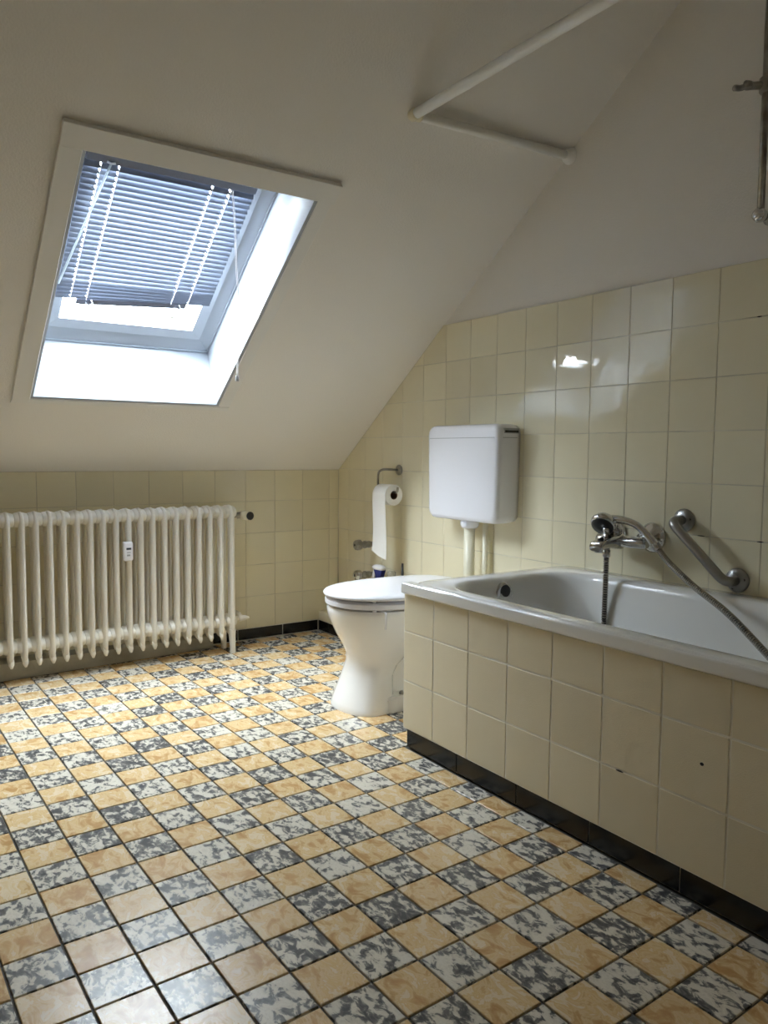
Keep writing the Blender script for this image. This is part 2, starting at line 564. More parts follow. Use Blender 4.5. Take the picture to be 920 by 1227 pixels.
# low tiled ledge along the right wall behind the toilet
LX = -0.121
ledge = tag(obj('trim_1', box(nb(), (LX, -1.49, 0.0), (-0.009, -0.001, 0.097)), 'grout_white'),
            'low tiled pipe ledge at the foot of the side wall behind the toilet', 'ledge', kind='structure')
tl = Tiler(ledge, (LX, 0, 0), Y3, Z3, -X3, 'tile_black', 0.005, 0.004, 0.0012)
for y0, y1 in ((-0.105, -0.006), (-0.345, -0.105), (-0.585, -0.345), (-0.825, -0.585), (-1.065, -0.825), (-1.305, -1.065), (-1.485, -1.305)):
    tl.lay((y0, y1, 0.002, 0.056))
tl2 = Tiler(ledge, (LX, 0, 0), Y3, Z3, -X3, 'tile_cream', 0.003, 0.004, 0.0012)
tl3 = Tiler(ledge, (0, 0, 0.097), X3, Y3, Z3, 'tile_cream', 0.003, 0.004, 0.0012)
for k in range(10):
    y1 = -0.006 - k * P; y0 = max(y1 - P, -1.488)
    tl2.lay((y0, y1, 0.057, 0.101)); tl3.lay((LX, -0.010, y0, y1))

# ------------------------------------------------------------------ floor tiles
Q, TH_F, FX, FY = 0.1013, 0.0213, -1.8548, -1.8277
ct, st = math.cos(TH_F), math.sin(TH_F)
ea, eb = Vector((ct, st, 0)), Vector((-st, ct, 0))
def fpos(a, b):                      # grid node -> world (b grows towards the camera)
    return Vector((FX, FY, 0)) + ea * (a * Q) - eb * (b * Q)
def project(p):
    v = p - CAM
    z = v.dot(fw)
    if z < 0.05: return None
    return (W_PX / 2 + F_PX * v.dot(rt2) / z, H_PX / 2 - F_PX * v.dot(up2) / z)
cells = []
G = 0.0046
for a in range(-12, 26):
    for b in range(-22, 24):
        quad = [fpos(a, b), fpos(a + 1, b), fpos(a + 1, b + 1), fpos(a, b + 1)]
        poly = inset([(p.x, p.y) for p in quad][::-1], G / 2)
        # room limits, ledge, bath panel
        poly = clip(poly, 0, 1, -0.0085)
        if len(poly) < 3: continue
        poly = clip(poly, -1, 0, -XL - 0.004)
        if len(poly) < 3: continue
        poly = clip(poly, 0, -1, -YR - 0.004)
        if len(poly) < 3: continue
        cx = sum(p[0] for p in poly) / len(poly); cy = sum(p[1] for p in poly) / len(poly)
        if cy < -1.52: poly = clip(poly, 1, 0, -0.6735)
        else: poly = clip(poly, 1, 0, LX - 0.0045)
        if len(poly) < 3: continue
        # plaster upstand under the radiator
        if cx < -0.65: poly = clip(poly, 0.0648 * -1, 1, -0.052 + 0.0648 * 0.702)
        if len(poly) < 3 or abs(area(poly)) < 1.5e-4: continue
        pr = [project(Vector((p[0], p[1], 0))) for p in poly]
        vis = 0.0
        if all(pr):
            px = sum(p[0] for p in pr) / len(pr); py = sum(p[1] for p in pr) / len(pr)
            if -10 < px < W_PX + 10 and py < H_PX + 25:
                vis = abs(area(pr))
                if cy > -1.50 and cx > -0.62 and cy < -0.95: vis *= 0.1
        cells.append((vis, a, b, poly, len(poly) == 4 and abs(abs(area(poly)) - (Q - G) ** 2) < 1e-6))
cells.sort(key=lambda c: -c[0])
full_me = {}
for n_, (vis, a, b, poly, isfull) in enumerate(cells[:298]):
    mat = 'tile_ochre' if (a + b) % 2 == 0 else 'tile_grey'
    c = fpos(a + .5, b + .5)
    loc = Vector((c.x, c.y, -0.0045))
    if isfull and mat in full_me:
        o = bpy.data.objects.new('floor_tile', full_me[mat]); C.objects.link(o)
        o.parent = floor; o.location = loc; o.rotation_euler = (0, 0, TH_F)
    else:
        loc2 = [((p[0] - c.x) * ct + (p[1] - c.y) * st, -(p[0] - c.x) * st + (p[1] - c.y) * ct) for p in poly]
        bm = nb(); slab(bm, loc2, X3, Y3, Z3, Vector((0, 0, 0)), 0.0045, 0.0011)
        o = obj('floor_tile', bm, mat, floor, loc=loc); o.rotation_euler = (0, 0, TH_F)
        if isfull: full_me[mat] = o.data
    o.rotation_euler = (random.uniform(-.004, .004), random.uniform(-.004, .004), TH_F + random.uniform(-.003, .003))
bm = nb()
for vis, a, b, poly, isfull in cells[298:]:
    fs = slab(bm, poly, X3, Y3, Z3, Vector((0, 0, -0.0045)), 0.0045, 0.0011)
    for f in fs: f.material_index = 0 if (a + b) % 2 == 0 else 1
rest = obj('floor_tiles_far', bm, ['tile_ochre', 'tile_grey'], floor)
rest['kind'] = 'stuff'

# ------------------------------------------------------------------ skylight
win = thing('window_1', 'roof skylight with white frame set deep in the slope', 'window', sp(-1.15, V0), kind='structure')
def kp(o): return keep(o, win)
D1 = 0.225
VB, VTt = 0.525, 1.43
ln = nb()
t = 0.012
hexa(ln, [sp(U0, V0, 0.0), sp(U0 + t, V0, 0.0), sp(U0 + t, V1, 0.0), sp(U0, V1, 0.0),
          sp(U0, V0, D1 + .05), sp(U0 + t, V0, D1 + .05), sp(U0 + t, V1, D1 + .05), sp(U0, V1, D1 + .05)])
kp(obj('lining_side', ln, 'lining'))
ln = nb()
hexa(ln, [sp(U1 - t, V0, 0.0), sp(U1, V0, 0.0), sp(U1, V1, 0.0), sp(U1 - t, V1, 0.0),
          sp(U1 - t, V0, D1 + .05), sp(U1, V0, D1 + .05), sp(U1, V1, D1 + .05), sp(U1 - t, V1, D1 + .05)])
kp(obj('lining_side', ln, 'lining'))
ln = nb()
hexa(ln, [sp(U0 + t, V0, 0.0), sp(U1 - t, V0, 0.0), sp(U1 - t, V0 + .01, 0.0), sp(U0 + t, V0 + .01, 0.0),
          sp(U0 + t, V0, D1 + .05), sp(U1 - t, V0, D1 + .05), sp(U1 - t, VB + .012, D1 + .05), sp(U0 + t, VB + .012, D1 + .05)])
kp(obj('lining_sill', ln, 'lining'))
ln = nb()
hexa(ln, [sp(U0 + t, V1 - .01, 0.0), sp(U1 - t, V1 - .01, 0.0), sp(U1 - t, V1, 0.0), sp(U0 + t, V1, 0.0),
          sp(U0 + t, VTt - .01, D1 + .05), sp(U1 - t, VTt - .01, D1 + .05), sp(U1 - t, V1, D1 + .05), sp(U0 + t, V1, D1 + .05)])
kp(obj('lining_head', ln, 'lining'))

def ring(bm, u0, u1, v0, v1, w, wb, da, db, slope=0.0):
    """rectangular frame with side width w and bottom width wb, inner edge set back by slope"""
    o = [(u0, v0), (u1, v0), (u1, v1), (u0, v1)]
    i = [(u0 + w, v0 + wb), (u1 - w, v0 + wb), (u1 - w, v1 - w), (u0 + w, v1 - w)]
    A = [bm.verts.new(sp(*p, da)) for p in o]; B = [bm.verts.new(sp(*p, da + slope)) for p in i]
    A2 = [bm.verts.new(sp(*p, db)) for p in o]; B2 = [bm.verts.new(sp(*p, db)) for p in i]
    for k in range(4):
        m = (k + 1) % 4
        for q in ((A[k], A[m], B[m], B[k]), (B[k], B[m], B2[m], B2[k]), (B2[k], B2[m], A2[m], A2[k]), (A2[k], A2[m], A[m], A[k])):
            bm.faces.new(q)
    return bm
fr_u0, fr_u1 = U0 + t, U1 - t
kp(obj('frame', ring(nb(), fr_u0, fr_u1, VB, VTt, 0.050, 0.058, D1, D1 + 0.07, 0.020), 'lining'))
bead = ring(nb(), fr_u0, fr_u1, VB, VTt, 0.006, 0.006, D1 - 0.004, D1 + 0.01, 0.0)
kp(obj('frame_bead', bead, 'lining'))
s0 = 0.054
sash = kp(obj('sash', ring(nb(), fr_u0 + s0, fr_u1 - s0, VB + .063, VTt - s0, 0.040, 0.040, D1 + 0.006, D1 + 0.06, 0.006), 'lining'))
gb = nb(); sbox(gb, fr_u0 + s0 + .03, fr_u1 - s0 - .03, VB + .095, VTt - s0 - .03, D1 + 0.048, D1 + 0.052)
kp(obj('pane', gb, 'glass'))
for u, v, m in ((-1.405, 0.662, 'rust'), (-0.990, 0.660, 'chrome_dull')):
    bm = nb()
    tube(bm, [sp(u, v - .022, D1 + .045), sp(u, v - .022, D1 + .03), sp(u - .004, v - .004, D1 + .022), sp(u - .004, v + .008, D1 + .028)], 0.0028, 8)
    lathe(bm, sp(u, v, D1 + .046), -SN, [(0.010, 0), (0.011, .004), (0.009, .010), (0.004, .013)], 12)
    kp(obj('blind_clip', bm, m, smooth=True))
bm = nb(); lathe(bm, sp(-0.893, 1.33, D1 + .006), -SN, [(0.006, 0), (0.007, .003), (0.003, .005)], 10)
kp(obj('screw_cap', bm, 'plastic_cream', smooth=True))

# flat boards around the opening
tr1 = thing('trim_2', 'white painted boards framing the skylight opening', 'trim', sp(-1.15, V0, -.01), kind='structure')
for (u0, u1, v0, v1, dp) in ((-1.570, -0.752, V1, 1.552, .018), (-1.570, U0, V0 - .001, V1 - .001, .015), (U1, -0.752, V0 - .001, V1 - .001, .0035), (-1.570, -0.752, 0.430, V0 - .002, .004)):
    bm = nb(); sbox(bm, u0, u1, v0, v1, -dp, 0.0)
    bmesh.ops.bevel(bm, geom=bm.edges[:], offset=0.0015, segments=1, affect='EDGES')
    keep(obj('board', bm, 'trim_paint'), tr1)

# ------------------------------------------------------------------ venetian blind
blind = thing('venetian_blind', 'grey blue slatted blind drawn most of the way down the skylight', 'blind', sp(-1.17, 1.34, .20))
BU0, BU1 = -1.442, -0.900
DB = 0.205
bm = nb(); sbox(bm, BU0, BU1, 1.315, 1.350, DB - .012, DB + .016)
bmesh.ops.bevel(bm, geom=bm.edges[:], offset=0.003, segments=2, affect='EDGES')
keep(obj('head_rail', bm, 'slat_dark'), blind)
NS = 27
SLAT_ANGLE = 40
def slat_z(k):
    """v at the left and right end of slat k: evenly hung, bunched and skewed at the bottom"""
    f = k / (NS - 1)
    v = 1.303 - 0.535 * f
    if k > NS - 5: v += 0.006 * (k - (NS - 5))
    skew = 0.0 if f < 0.72 else (f - 0.72) / 0.28
    return v - 0.020 * skew, v + 0.022 * skew
CORDS = (-1.395, -1.342, -1.046, -0.985)
for k in range(NS):
    vl, vr = slat_z(k)
    bm = nb()
    nseg = 6
    ang = math.radians(SLAT_ANGLE)
    us = sorted([BU0, BU1] + [c + e for c in CORDS for e in (-.0022, .0022)])
    for side in (0.0, -0.0005):
        grid = []
        for u in us:
            vv = vl + (vr - vl) * (u - BU0) / (BU1 - BU0)
            col_ = []
            for q in range(nseg + 1):
                s_ = q / nseg - 0.5
                w_ = 0.025 * s_
                crown = 0.0022 * (1 - 4 * s_ * s_)
                # room-side edge hangs low
                dv = w_ * math.sin(ang) + crown * math.cos(ang) + side * math.cos(ang)
                dd = w_ * math.cos(ang) - crown * math.sin(ang) - side * math.sin(ang)
                col_.append(bm.verts.new(sp(u, vv + dv, DB + dd)))
            grid.append(col_)
        for i_ in range(len(us) - 1):
            hole = any(abs((us[i_] + us[i_ + 1]) / 2 - c) < .001 for c in CORDS)
            for q in range(nseg):
                if hole and q in (2, 3): continue
                bm.faces.new((grid[i_][q], grid[i_ + 1][q], grid[i_ + 1][q + 1], grid[i_][q + 1]))
    keep(obj('slat', bm, 'slat', recalc=False, smooth=True), blind)
vl, vr = slat_z(NS - 1)
bm = nb()
hexa(bm, [sp(-1.372, vl - .034, DB - .007), sp(-0.985, vr - .042, DB - .007), sp(-0.985, vr - .012, DB - .007), sp(-1.372, vl - .006, DB - .007),
          sp(-1.372, vl - .034, DB + .007), sp(-0.985, vr - .042, DB + .007), sp(-0.985, vr - .012, DB + .007), sp(-1.372, vl - .006, DB + .007)])
bmesh.ops.bevel(bm, geom=bm.edges[:], offset=0.002, segments=2, affect='EDGES')
rail = keep(obj('bottom_rail', bm, 'slat_dark'), blind)
for u in (-1.395, -1.342, -1.046, -0.985):
    bm = nb()
    f = (u - BU0) / (BU1 - BU0)
    vb = vl + (vr - vl) * f - 0.012
    for dd in (-0.0115, 0.0115):
        tube(bm, [sp(u, 1.316, DB + dd), sp(u, vb, DB + dd)], 0.0010, 6)
    for k in range(NS):
        a_, b_ = slat_z(k); vv = a_ + (b_ - a_) * f - 0.004
        tube(bm, [sp(u, vv - .006, DB - .0115), sp(u, vv + .006, DB + .0115)], 0.0008, 5)
    keep(obj('ladder_cord', bm, 'cord'), blind)
for u in (-1.33, -1.02):
    bm = nb(); f = (u - BU0) / (BU1 - BU0); vv = vl + (vr - vl) * f - .019
    tube(bm, [sp(u - .012, vv - .004, DB - .014), sp(u, vv - .012, DB - .017), sp(u + .012, vv - .003, DB - .014), sp(u + .004, vv + .010, DB - .014)], 0.003, 6)
    keep(obj('cord_knot', bm, 'cord', smooth=True), blind)
a = sp(-1.370, 1.322, DB - .016); b = sp(-1.452, 0.86, DB - .045)
bm = nb(); tube(bm, [a, b], 0.0034, 6)
w = keep(obj('tilt_wand', bm, 'wand', smooth=True), blind)
bm = nb(); tube(bm, [sp(-1.382, 1.325, DB - .014), a, sp(-1.358, 1.325, DB - .014)], 0.004, 6)
keep(obj('wand_hook', bm, 'plastic_white', smooth=True), blind)
c0 = sp(-0.985, 1.316, DB - .014)
cx0 = c0.x + .012
cpts = catmull([c0, c0 + Vector((.006, -.002, -.10)), c0 + Vector((.012, -.004, -.28)), c0 + Vector((.022, -.006, -.38)), c0 + Vector((.012, -.006, -.48)), c0 + Vector((.010, -.006, -.60))], 8)
bm = nb(); tube(bm, cpts, 0.0012, 6)
tube(bm, [p + Vector((.004, 0, 0)) for p in cpts], 0.0012, 6)
pc = keep(obj('pull_cord', bm, 'cord', smooth=True), blind)
for dx in (0.0, 0.007):
    bm = nb(); lathe(bm, cpts[-1] + Vector((dx - .001, 0, .004)), (0, 0, -1), [(0.0015, 0), (0.003, .004), (0.004, .016), (0.003, .020)], 8)
    ta = obj('tassel', bm, 'plastic_white', smooth=True); ta.parent = pc

# ------------------------------------------------------------------ radiator
RX0 = -0.667
YF, YB = -0.205, -0.062
rad = thing('column_radiator', 'old cream white column radiator standing at the knee wall', 'radiator', (-1.2, -0.13, 0))
def section_mesh():
    bm = nb()
    ip, ix = 0.028, 0.0102
    yf, yb = YF + ip, YB - ip
    zt, zbf, zbb = 0.664 - ip, 0.098, 0.128
    path = fillet([Vector((0, yf, 0.35)), Vector((0, yf, zt)), Vector((0, yb, zt)), Vector((0, yb, zbb)), Vector((0, yf, zbf)), Vector((0, yf, 0.35))], 0.022, 5)[:-1]
    n = len(path); seg = 10
    rings = []
    for i, p in enumerate(path):
        T = (path[(i + 1) % n] - path[i - 1]).normalized()
        N = Vector((0, -T.z, T.y))
        g = 1.0 if p.y < -0.135 else 0.62          # slimmer rear column
        ip_, ix_ = ip * (0.55 + 0.45 * g), ix * g
        rings.append([bm.verts.new(p + N * (ip_ * math.copysign(abs(math.cos(2 * math.pi * k / seg)) ** .85, math.cos(2 * math.pi * k / seg))) + X3 * (ix_ * math.copysign(abs(math.sin(2 * math.pi * k / seg)) ** .7, math.sin(2 * math.pi * k / seg)))) for k in range(seg)])
    for i in range(n):
        a, b = rings[i], rings[(i + 1) % n]
        for k in range(seg):
            bm.faces.new((a[k], a[(k + 1) % seg], b[(k + 1) % seg], b[k]))
    for z, ry, rz in ((0.630, 0.053, 0.029), (0.140, 0.050, 0.030)):
        loft(bm, [[Vector((x, -0.138 + ry * f * math.cos(2 * math.pi * k / 18), z + rz * f * math.sin(2 * math.pi * k / 18))) for k in range(18)]
                  for x, f in ((-.0250, .86), (-.021, .90), (-.012, 1.0), (.012, 1.0), (.021, .90), (.0250, .86))])
    # pointed lower lip at the front foot of each column
    lathe(bm, (0, YF + .016, 0.080), (0, -0.25, -1), [(0.011, -.02), (0.0105, 0), (0.004, .014)], 8)
    return bm
sec0 = obj('section', section_mesh(), 'radiator', rad, smooth=True)
sec0.location = Vector((RX0, 0, 0)) - rad.location
for k in range(1, 24):
    s = sec0.copy(); C.objects.link(s); s.location = sec0.location + Vector((-0.05 * k, 0, 0))
for xk in (RX0, RX0 - 0.05 * 22):
    for y, h in ((YF + 0.016, 0.11), (YB - 0.026, 0.14)):
        bm = nb()
        loft(bm, [[Vector((xk + sx * w, y + oy + sy * d, z)) for sx, sy in ((-1, -1), (1, -1), (1, 1), (-1, 1))]
                  for z, w, d, oy in ((0.0, .0115, .010, 0), (0.012, .0105, .009, 0), (0.07, .011, .014, .006), (h, .011, .024, .012))])
        bmesh.ops.bevel(bm, geom=[e for e in bm.edges], offset=0.003, segments=2, affect='EDGES')
        keep(obj('foot', bm, 'radiator'), rad)
# valve and lockshield
bm = nb()
tube(bm, [(RX0 + .022, -0.150, 0.612), (RX0 + .055, -0.150, 0.614)], 0.010, 12)
lathe(bm, (RX0 + .040, -0.150, 0.613), X3, [(.013, 0), (.015, .003), (.015, .012), (.013, .015)], 6)
tube(bm, [(RX0 + .066, -0.140, 0.614), (RX0 + .066, -0.020, 0.614)], 0.009, 12)
lathe(bm, (RX0 + .062, -0.162, 0.614), (0, 1, 0), [(.012, 0), (.014, .006), (.014, .024), (.009, .032)], 14)
valve = keep(obj('valve_body', bm, 'chrome_dull', smooth=True), rad)
bm = nb(); lathe(bm, (RX0 + .064, -0.160, 0.614), (0.25, -1, 0), [(.017, 0), (.020, .004), (.021, .030), (.0195, .050)], 20)
kn = obj('valve_knob', bm, 'plastic_cream', smooth=True); kn.parent = valve
bm = nb(); lathe(bm, Vector((RX0 + .064, -0.160, 0.614)) + Vector((.25, -1, 0)).normalized() * .048, (0.25, -1, 0), [(.0185, 0), (.0185, .008), (.016, .011), (.006, .012)], 20)
kc = obj('knob_cap', bm, 'black', smooth=True); kc.parent = valve
bm = nb()
tube(bm, [(RX0 + .022, -0.150, 0.148), (RX0 + .050, -0.150, 0.146)], 0.010, 12)
lathe(bm, (RX0 + .046, -0.150, 0.146), (1, -.25, 0), [(.014, 0), (.016, .008), (.012, .020), (.012, .028), (.007, .040), (.004, .048)], 10)
tube(bm, [(RX0 + .060, -0.150, 0.146), (RX0 + .062, -0.120, 0.158), (RX0 + .062, -0.020, 0.160)], 0.0095, 10)
tube(bm, [(RX0 + .062, -0.06, 0.158), (RX0 + .062, -0.06, 0.02)], 0.006, 8)
keep(obj('lockshield_valve', bm, 'radiator', smooth=True), rad)
# heat meter clipped between two sections
hm = thing('heat_meter', 'small white electronic heat meter clipped on the radiator', 'meter', (-1.131, -0.212, 0.451))
bm = nb(); box(bm, (-1.151, -0.232, 0.453), (-1.112, -0.2055, 0.532), 0.008, 3)
keep(obj('housing', bm, 'plastic_white', smooth=False), hm)
bm = nb(); box(bm, (-1.147, -0.2335, 0.468), (-1.116, -0.2315, 0.514), 0.0005, 1)
keep(obj('face_plate', bm, 'plastic_white'), hm)
bm = nb(); box(bm, (-1.141, -0.2348, 0.500), (-1.122, -0.2334, 0.508))
keep(obj('display', bm, 'lcd'), hm)
bm = nb(); box(bm, (-1.139, -0.2344, 0.487), (-1.124, -0.2334, 0.490)); box(bm, (-1.139, -0.2344, 0.474), (-1.126, -0.2334, 0.481))
keep(obj('print', bm, 'print'), hm)

# ------------------------------------------------------------------ bath: tiled panel, tub
BX = -0.680
BY = -1.4957
BEND = -3.22
pan = thing('wall_bath', 'beige tiled bath surround with a black recessed plinth', 'bath panel', (BX, -2.3, 0), kind='structure')
bm = nb()
box(bm, (BX + .0016, BEND, 0.064), (BX + .020, BY - .0075, 0.476))
box(bm, (BX + .020, BY - .030, 0.0), (-0.010, BY - .0075, 0.470))
keep(obj('panel_board', bm, 'grout_white'), pan)
bm = nb(); box(bm, (BX + .018, BEND, 0.0), (BX + .026, BY - .0075, 0.064))
keep(obj('plinth_board', bm, 'grout_white'), pan)
tp = Tiler(pan, Vector((BX + .0016, 0, 0)) - pan.location, Y3, Z3, -X3, 'tile_beige', 0.0054, 0.0012, 0.0005)
for i in range(0, 12):
    y1 = BY - i * P - (0.0075 if i == 0 else 0); y0 = max(BY - (i + 1) * P, BEND)
    for z0, z1 in ((0.3642, 0.4785), (0.2122, 0.3642), (0.0640, 0.2122)):
        tp.lay((y0, y1, z0, z1))
def chip(parent, x_, y_, z_, w_, h_):
    bm = nb(); lathe(bm, Vector((0, 0, 0)), -X3, [(.5, 0), (.5, 1)], 12)
    for v_ in bm.verts: v_.co = Vector((x_ - v_.co.x * .001, y_ + v_.co.y * 2 * w_, z_ + v_.co.z * 2 * h_))
    keep(obj('chip', bm, 'dark'), parent)
chip(pan, BX - .0006, -2.503, .294, .0042, .0034)
chip(pan, BX - .0006, -2.308, .2108, .010, .0016)
for y_, z_, w_, h_ in ((-2.044, .6653, .012, .0014), (-2.222, .6653, .010, .0016), (-2.191, 1.2733, .007, .0016)):
    chip(wall_right, -.0077, y_, z_, w_, h_)
tb = Tiler(pan, Vector((BX + .018, 0, 0)) - pan.location, Y3, Z3, -X3, 'tile_black', 0.004, 0.0045, 0.0012, 'plinth_tile')
yy = BY - .008
for k in range(8):
    y0 = max(yy - 0.2375, BEND)
    if yy - y0 > .03: tb.lay((y0, yy, 0.001, 0.063))
    yy = y0

def rrect(x0, x1, y0, y1, r, z, n=8, rs=None):
    """rounded rectangle, counter-clockwise; rs: radius per corner (x1y1, x0y1, x0y0, x1y0)"""
    rs = rs or [r] * 4
    pts = []
    for (cx, cy, a0), rr in zip(((x1, y1, 0), (x0, y1, 90), (x0, y0, 180), (x1, y0, 270)), rs):
        ox = cx - rr * (1 if cx == x1 else -1); oy = cy - rr * (1 if cy == y1 else -1)
        for k in range(n + 1):
            a = math.radians(a0 + 90 * k / n)
            pts.append(Vector((ox + rr * math.cos(a), oy + rr * math.sin(a), z)))
    return pts
tub = thing('bathtub', 'white enamelled bathtub with wide rim set in the tiled surround', 'bathtub', (-0.36, -2.36, 0))
ZR = 0.516
bm = nb()
x0, x1, y0, y1 = -0.690, -0.0085, BEND - .005, -1.528
o_r = [0.03, 0.075, 0.02, 0.02]
def inner(dx, dy1, dy0, r, z):
    return rrect(-0.628 + dx, -0.088 - dx, -3.14 + dy0, -1.600 - dy1, r, z, rs=[r, r, r, r])
rings = [rrect(x0, x1, y0, y1, 0, ZR - .034, rs=o_r), rrect(x0, x1, y0, y1, 0, ZR - .008, rs=o_r),
         rrect(x0 + .003, x1 - .001, y0 + .003, y1 - .003, 0, ZR - .002, rs=o_r), rrect(x0 + .009, x1 - .004, y0 + .009, y1 - .009, 0, ZR, rs=o_r),
         inner(-.012, -.012, -.012, .150, ZR - .001), inner(-.004, -.004, -.004, .146, ZR - .004), inner(.004, .004, .004, .142, ZR - .012), inner(.010, .010, .012, .140, ZR - .026),
         inner(.020, .022, .05, .140, .44), inner(.034, .042, .12, .135, .34), inner(.050, .070, .22, .125, .24),
         inner(.070, .105, .33, .115, .175), inner(.110, .155, .42, .10, .138), inner(.16, .22, .52, .08, .128)]
loft(bm, rings, cap0=False, cap1=True)
sh = keep(obj('shell', bm, 'enamel', smooth=True), tub)
# straight front lip that runs on past the rounded corner
bm = nb(); box(bm, (-0.694, BEND - .006, ZR - .036), (-0.652, BY - .0065, ZR - .0035), 0.006, 3)
keep(obj('front_lip', bm, 'enamel'), tub)
for yc in (-2.875, -1.925):
    bm = nb(); box(bm, (-0.60, yc - .025, 0.0), (-0.12, yc + .025, 0.14))
    keep(obj('cradle', bm, 'steel'), tub)
ov = Vector((-0.375, -1.611, 0.462)); od = Vector((0, -1, 0.10)).normalized()
bm = nb(); lathe(bm, ov - od * .006, od, [(.037, 0), (.037, .008), (.034, .012), (.030, .013), (.012, .011)], 24)
of = keep(obj('overflow', bm, 'chrome', smooth=True), tub)
bm = nb()
for dx, dz, r in ((0.003, .010, .019), (-.013, -.017, .006), (0.012, -.018, .006)):
    lathe(bm, ov + Vector((dx, 0, dz)) + od * .006, od, [(r, 0), (r, .002)], 14)
ob_ = obj('overflow_hole', bm, 'black'); ob_.parent = of; ob_.location = -of.location; ob_.location = Vector((0, 0, 0))

# ------------------------------------------------------------------ toilet
TY = -1.10
toi = thing('toilet', 'white ceramic floor standing toilet with closed lid', 'toilet', (-0.43, TY, 0))
def egg(xf, xb, hw, z, n=40, pf=2.0, pb=3.4, split=0.42):
    """plan outline: round front at xf, squarer back at xb"""
    xm = xf + (xb - xf) * split
    out = []
    for k in range(n):
        a = 2 * math.pi * k / n
        c, s = math.cos(a), math.sin(a)
        p = pf if c < 0 else pb
        L = (xm - xf) if c < 0 else (xb - xm)
        out.append(Vector((xm + L * math.copysign(abs(c) ** (2 / p), c), TY + hw * math.copysign(abs(s) ** (2 / p), s), z)))
    return out
bm = nb()
loft(bm, [egg(-.668, -.47, .132, 0.0, pb=2.3), egg(-.668, -.47, .132, .006, pb=2.3), egg(-.660, -.47, .128, .022, pb=2.3), egg(-.640, -.47, .120, .07, pb=2.3), egg(-.618, -.47, .113, .12, pb=2.3),
          egg(-.606, -.45, .112, .155, pb=2.4), egg(-.610, -.41, .121, .185, pb=2.5), egg(-.628, -.36, .138, .22, pb=2.7), egg(-.654, -.29, .156, .262, pb=3),
          egg(-.674, -.23, .169, .300, pb=3.2), egg(-.686, -.20, .176, .328), egg(-.690, -.19, .178, .346), egg(-.690, -.19, .178, .356), egg(-.685, -.195, .174, .362)])
# rear web and foot
loft(bm, [[Vector((x, TY + s * h, z)) for x, s in ((-.50, -1), (-.20, -1), (-.20, 1), (-.50, 1))] for z, h in ((0.0, .075), (.20, .075), (.31, .12), (.345, .14))])
ft = nb()
R_ = loft(bm, [rrect(-.56, -.215, TY - .132, TY + .132, .03, z, rs=[.03, .05, .05, .03]) for z in (0.0, .042)] + [rrect(-.555, -.22, TY - .124, TY + .124, .03, .052, rs=[.03, .05, .05, .03])])
ft.free()
pb_ = keep(obj('pan', bm, 'ceramic', smooth=True), toi)
bv = pb_.modifiers.new('edge', 'EDGE_SPLIT'); bv.split_angle = math.radians(40)
# inlet neck to the flush pipe
bm = nb(); tube(bm, [(-.20, TY, .33), (-.120, TY, .33)], .032, 16)
keep(obj('inlet_neck', bm, 'ceramic', smooth=True), toi)
bm = nb()
loft(bm, [egg(-.690, -.150, .182, .3695), egg(-.697, -.150, .188, .374), egg(-.697, -.150, .188, .388), egg(-.690, -.150, .183, .391)])
for x, s in ((-.60, 1), (-.60, -1), (-.30, 1), (-.30, -1)):
    lathe(bm, (x, TY + s * .125, .3605), Z3, [(.008, 0), (.008, .010)], 10)
keep(obj('seat', bm, 'plastic_white', smooth=True), toi).modifiers.new('edge', 'EDGE_SPLIT').split_angle = math.radians(50)
bm = nb()
loft(bm, [egg(-.690, -.140, .182, .4010), egg(-.702, -.138, .192, .4025), egg(-.704, -.138, .194, .408), egg(-.699, -.139, .190, .414), egg(-.67, -.142, .172, .419), egg(-.60, -.150, .12, .4225), egg(-.52, -.2, .06, .424)])
for s in (1, -1):
    lathe(bm, (-.60, TY + s * .12, .392), Z3, [(.008, 0), (.008, .010)], 10)
keep(obj('lid', bm, 'plastic_white', smooth=True), toi)
for s in (-1, 1):
    bm = nb(); lathe(bm, (-.166, TY + s * .075 - .02, .378), (0, 1, 0), [(.010, 0), (.011, .003), (.011, .037), (.010, .04)], 14)
    tube(bm, [(-.166, TY + s * .075, .380), (-.166, TY + s * .075, .345)], .006, 8)
    keep(obj('hinge', bm, 'plastic_white', smooth=True), toi)
for s in (-1, 1):
    bm = nb(); lathe(bm, (-.47, TY + s * .106, .050), Z3, [(.010, 0), (.010, .007), (.006, .013), (.002, .014)], 12)
    keep(obj('floor_bolt', bm, 'chrome_dull', smooth=True), toi)
# hanger of a rim freshener hooked over the pan
bm = nb()
hx, hy = -.590, TY - .178
tube(bm, fillet([(hx + .01, hy + .060, .3655), (hx, hy - .004, .3655), (hx - .004, hy - .007, .358), (hx - .004, hy - .003, .312)], .006, 4), .0035, 8)
tag(obj('freshener_hook', bm, 'plastic_white', smooth=True), 'white plastic hook hanging over the toilet rim under the seat', 'hook')

# ------------------------------------------------------------------ cistern and pipes
cis = thing('toilet_cistern', 'white plastic wall hung cistern above the toilet', 'cistern', (0, -1.09, 0.64))
def tank(bm, z0, z1, grow=0.0, dz=0.0):
    pass
bm = nb()
def ctank(z, s):
    return None
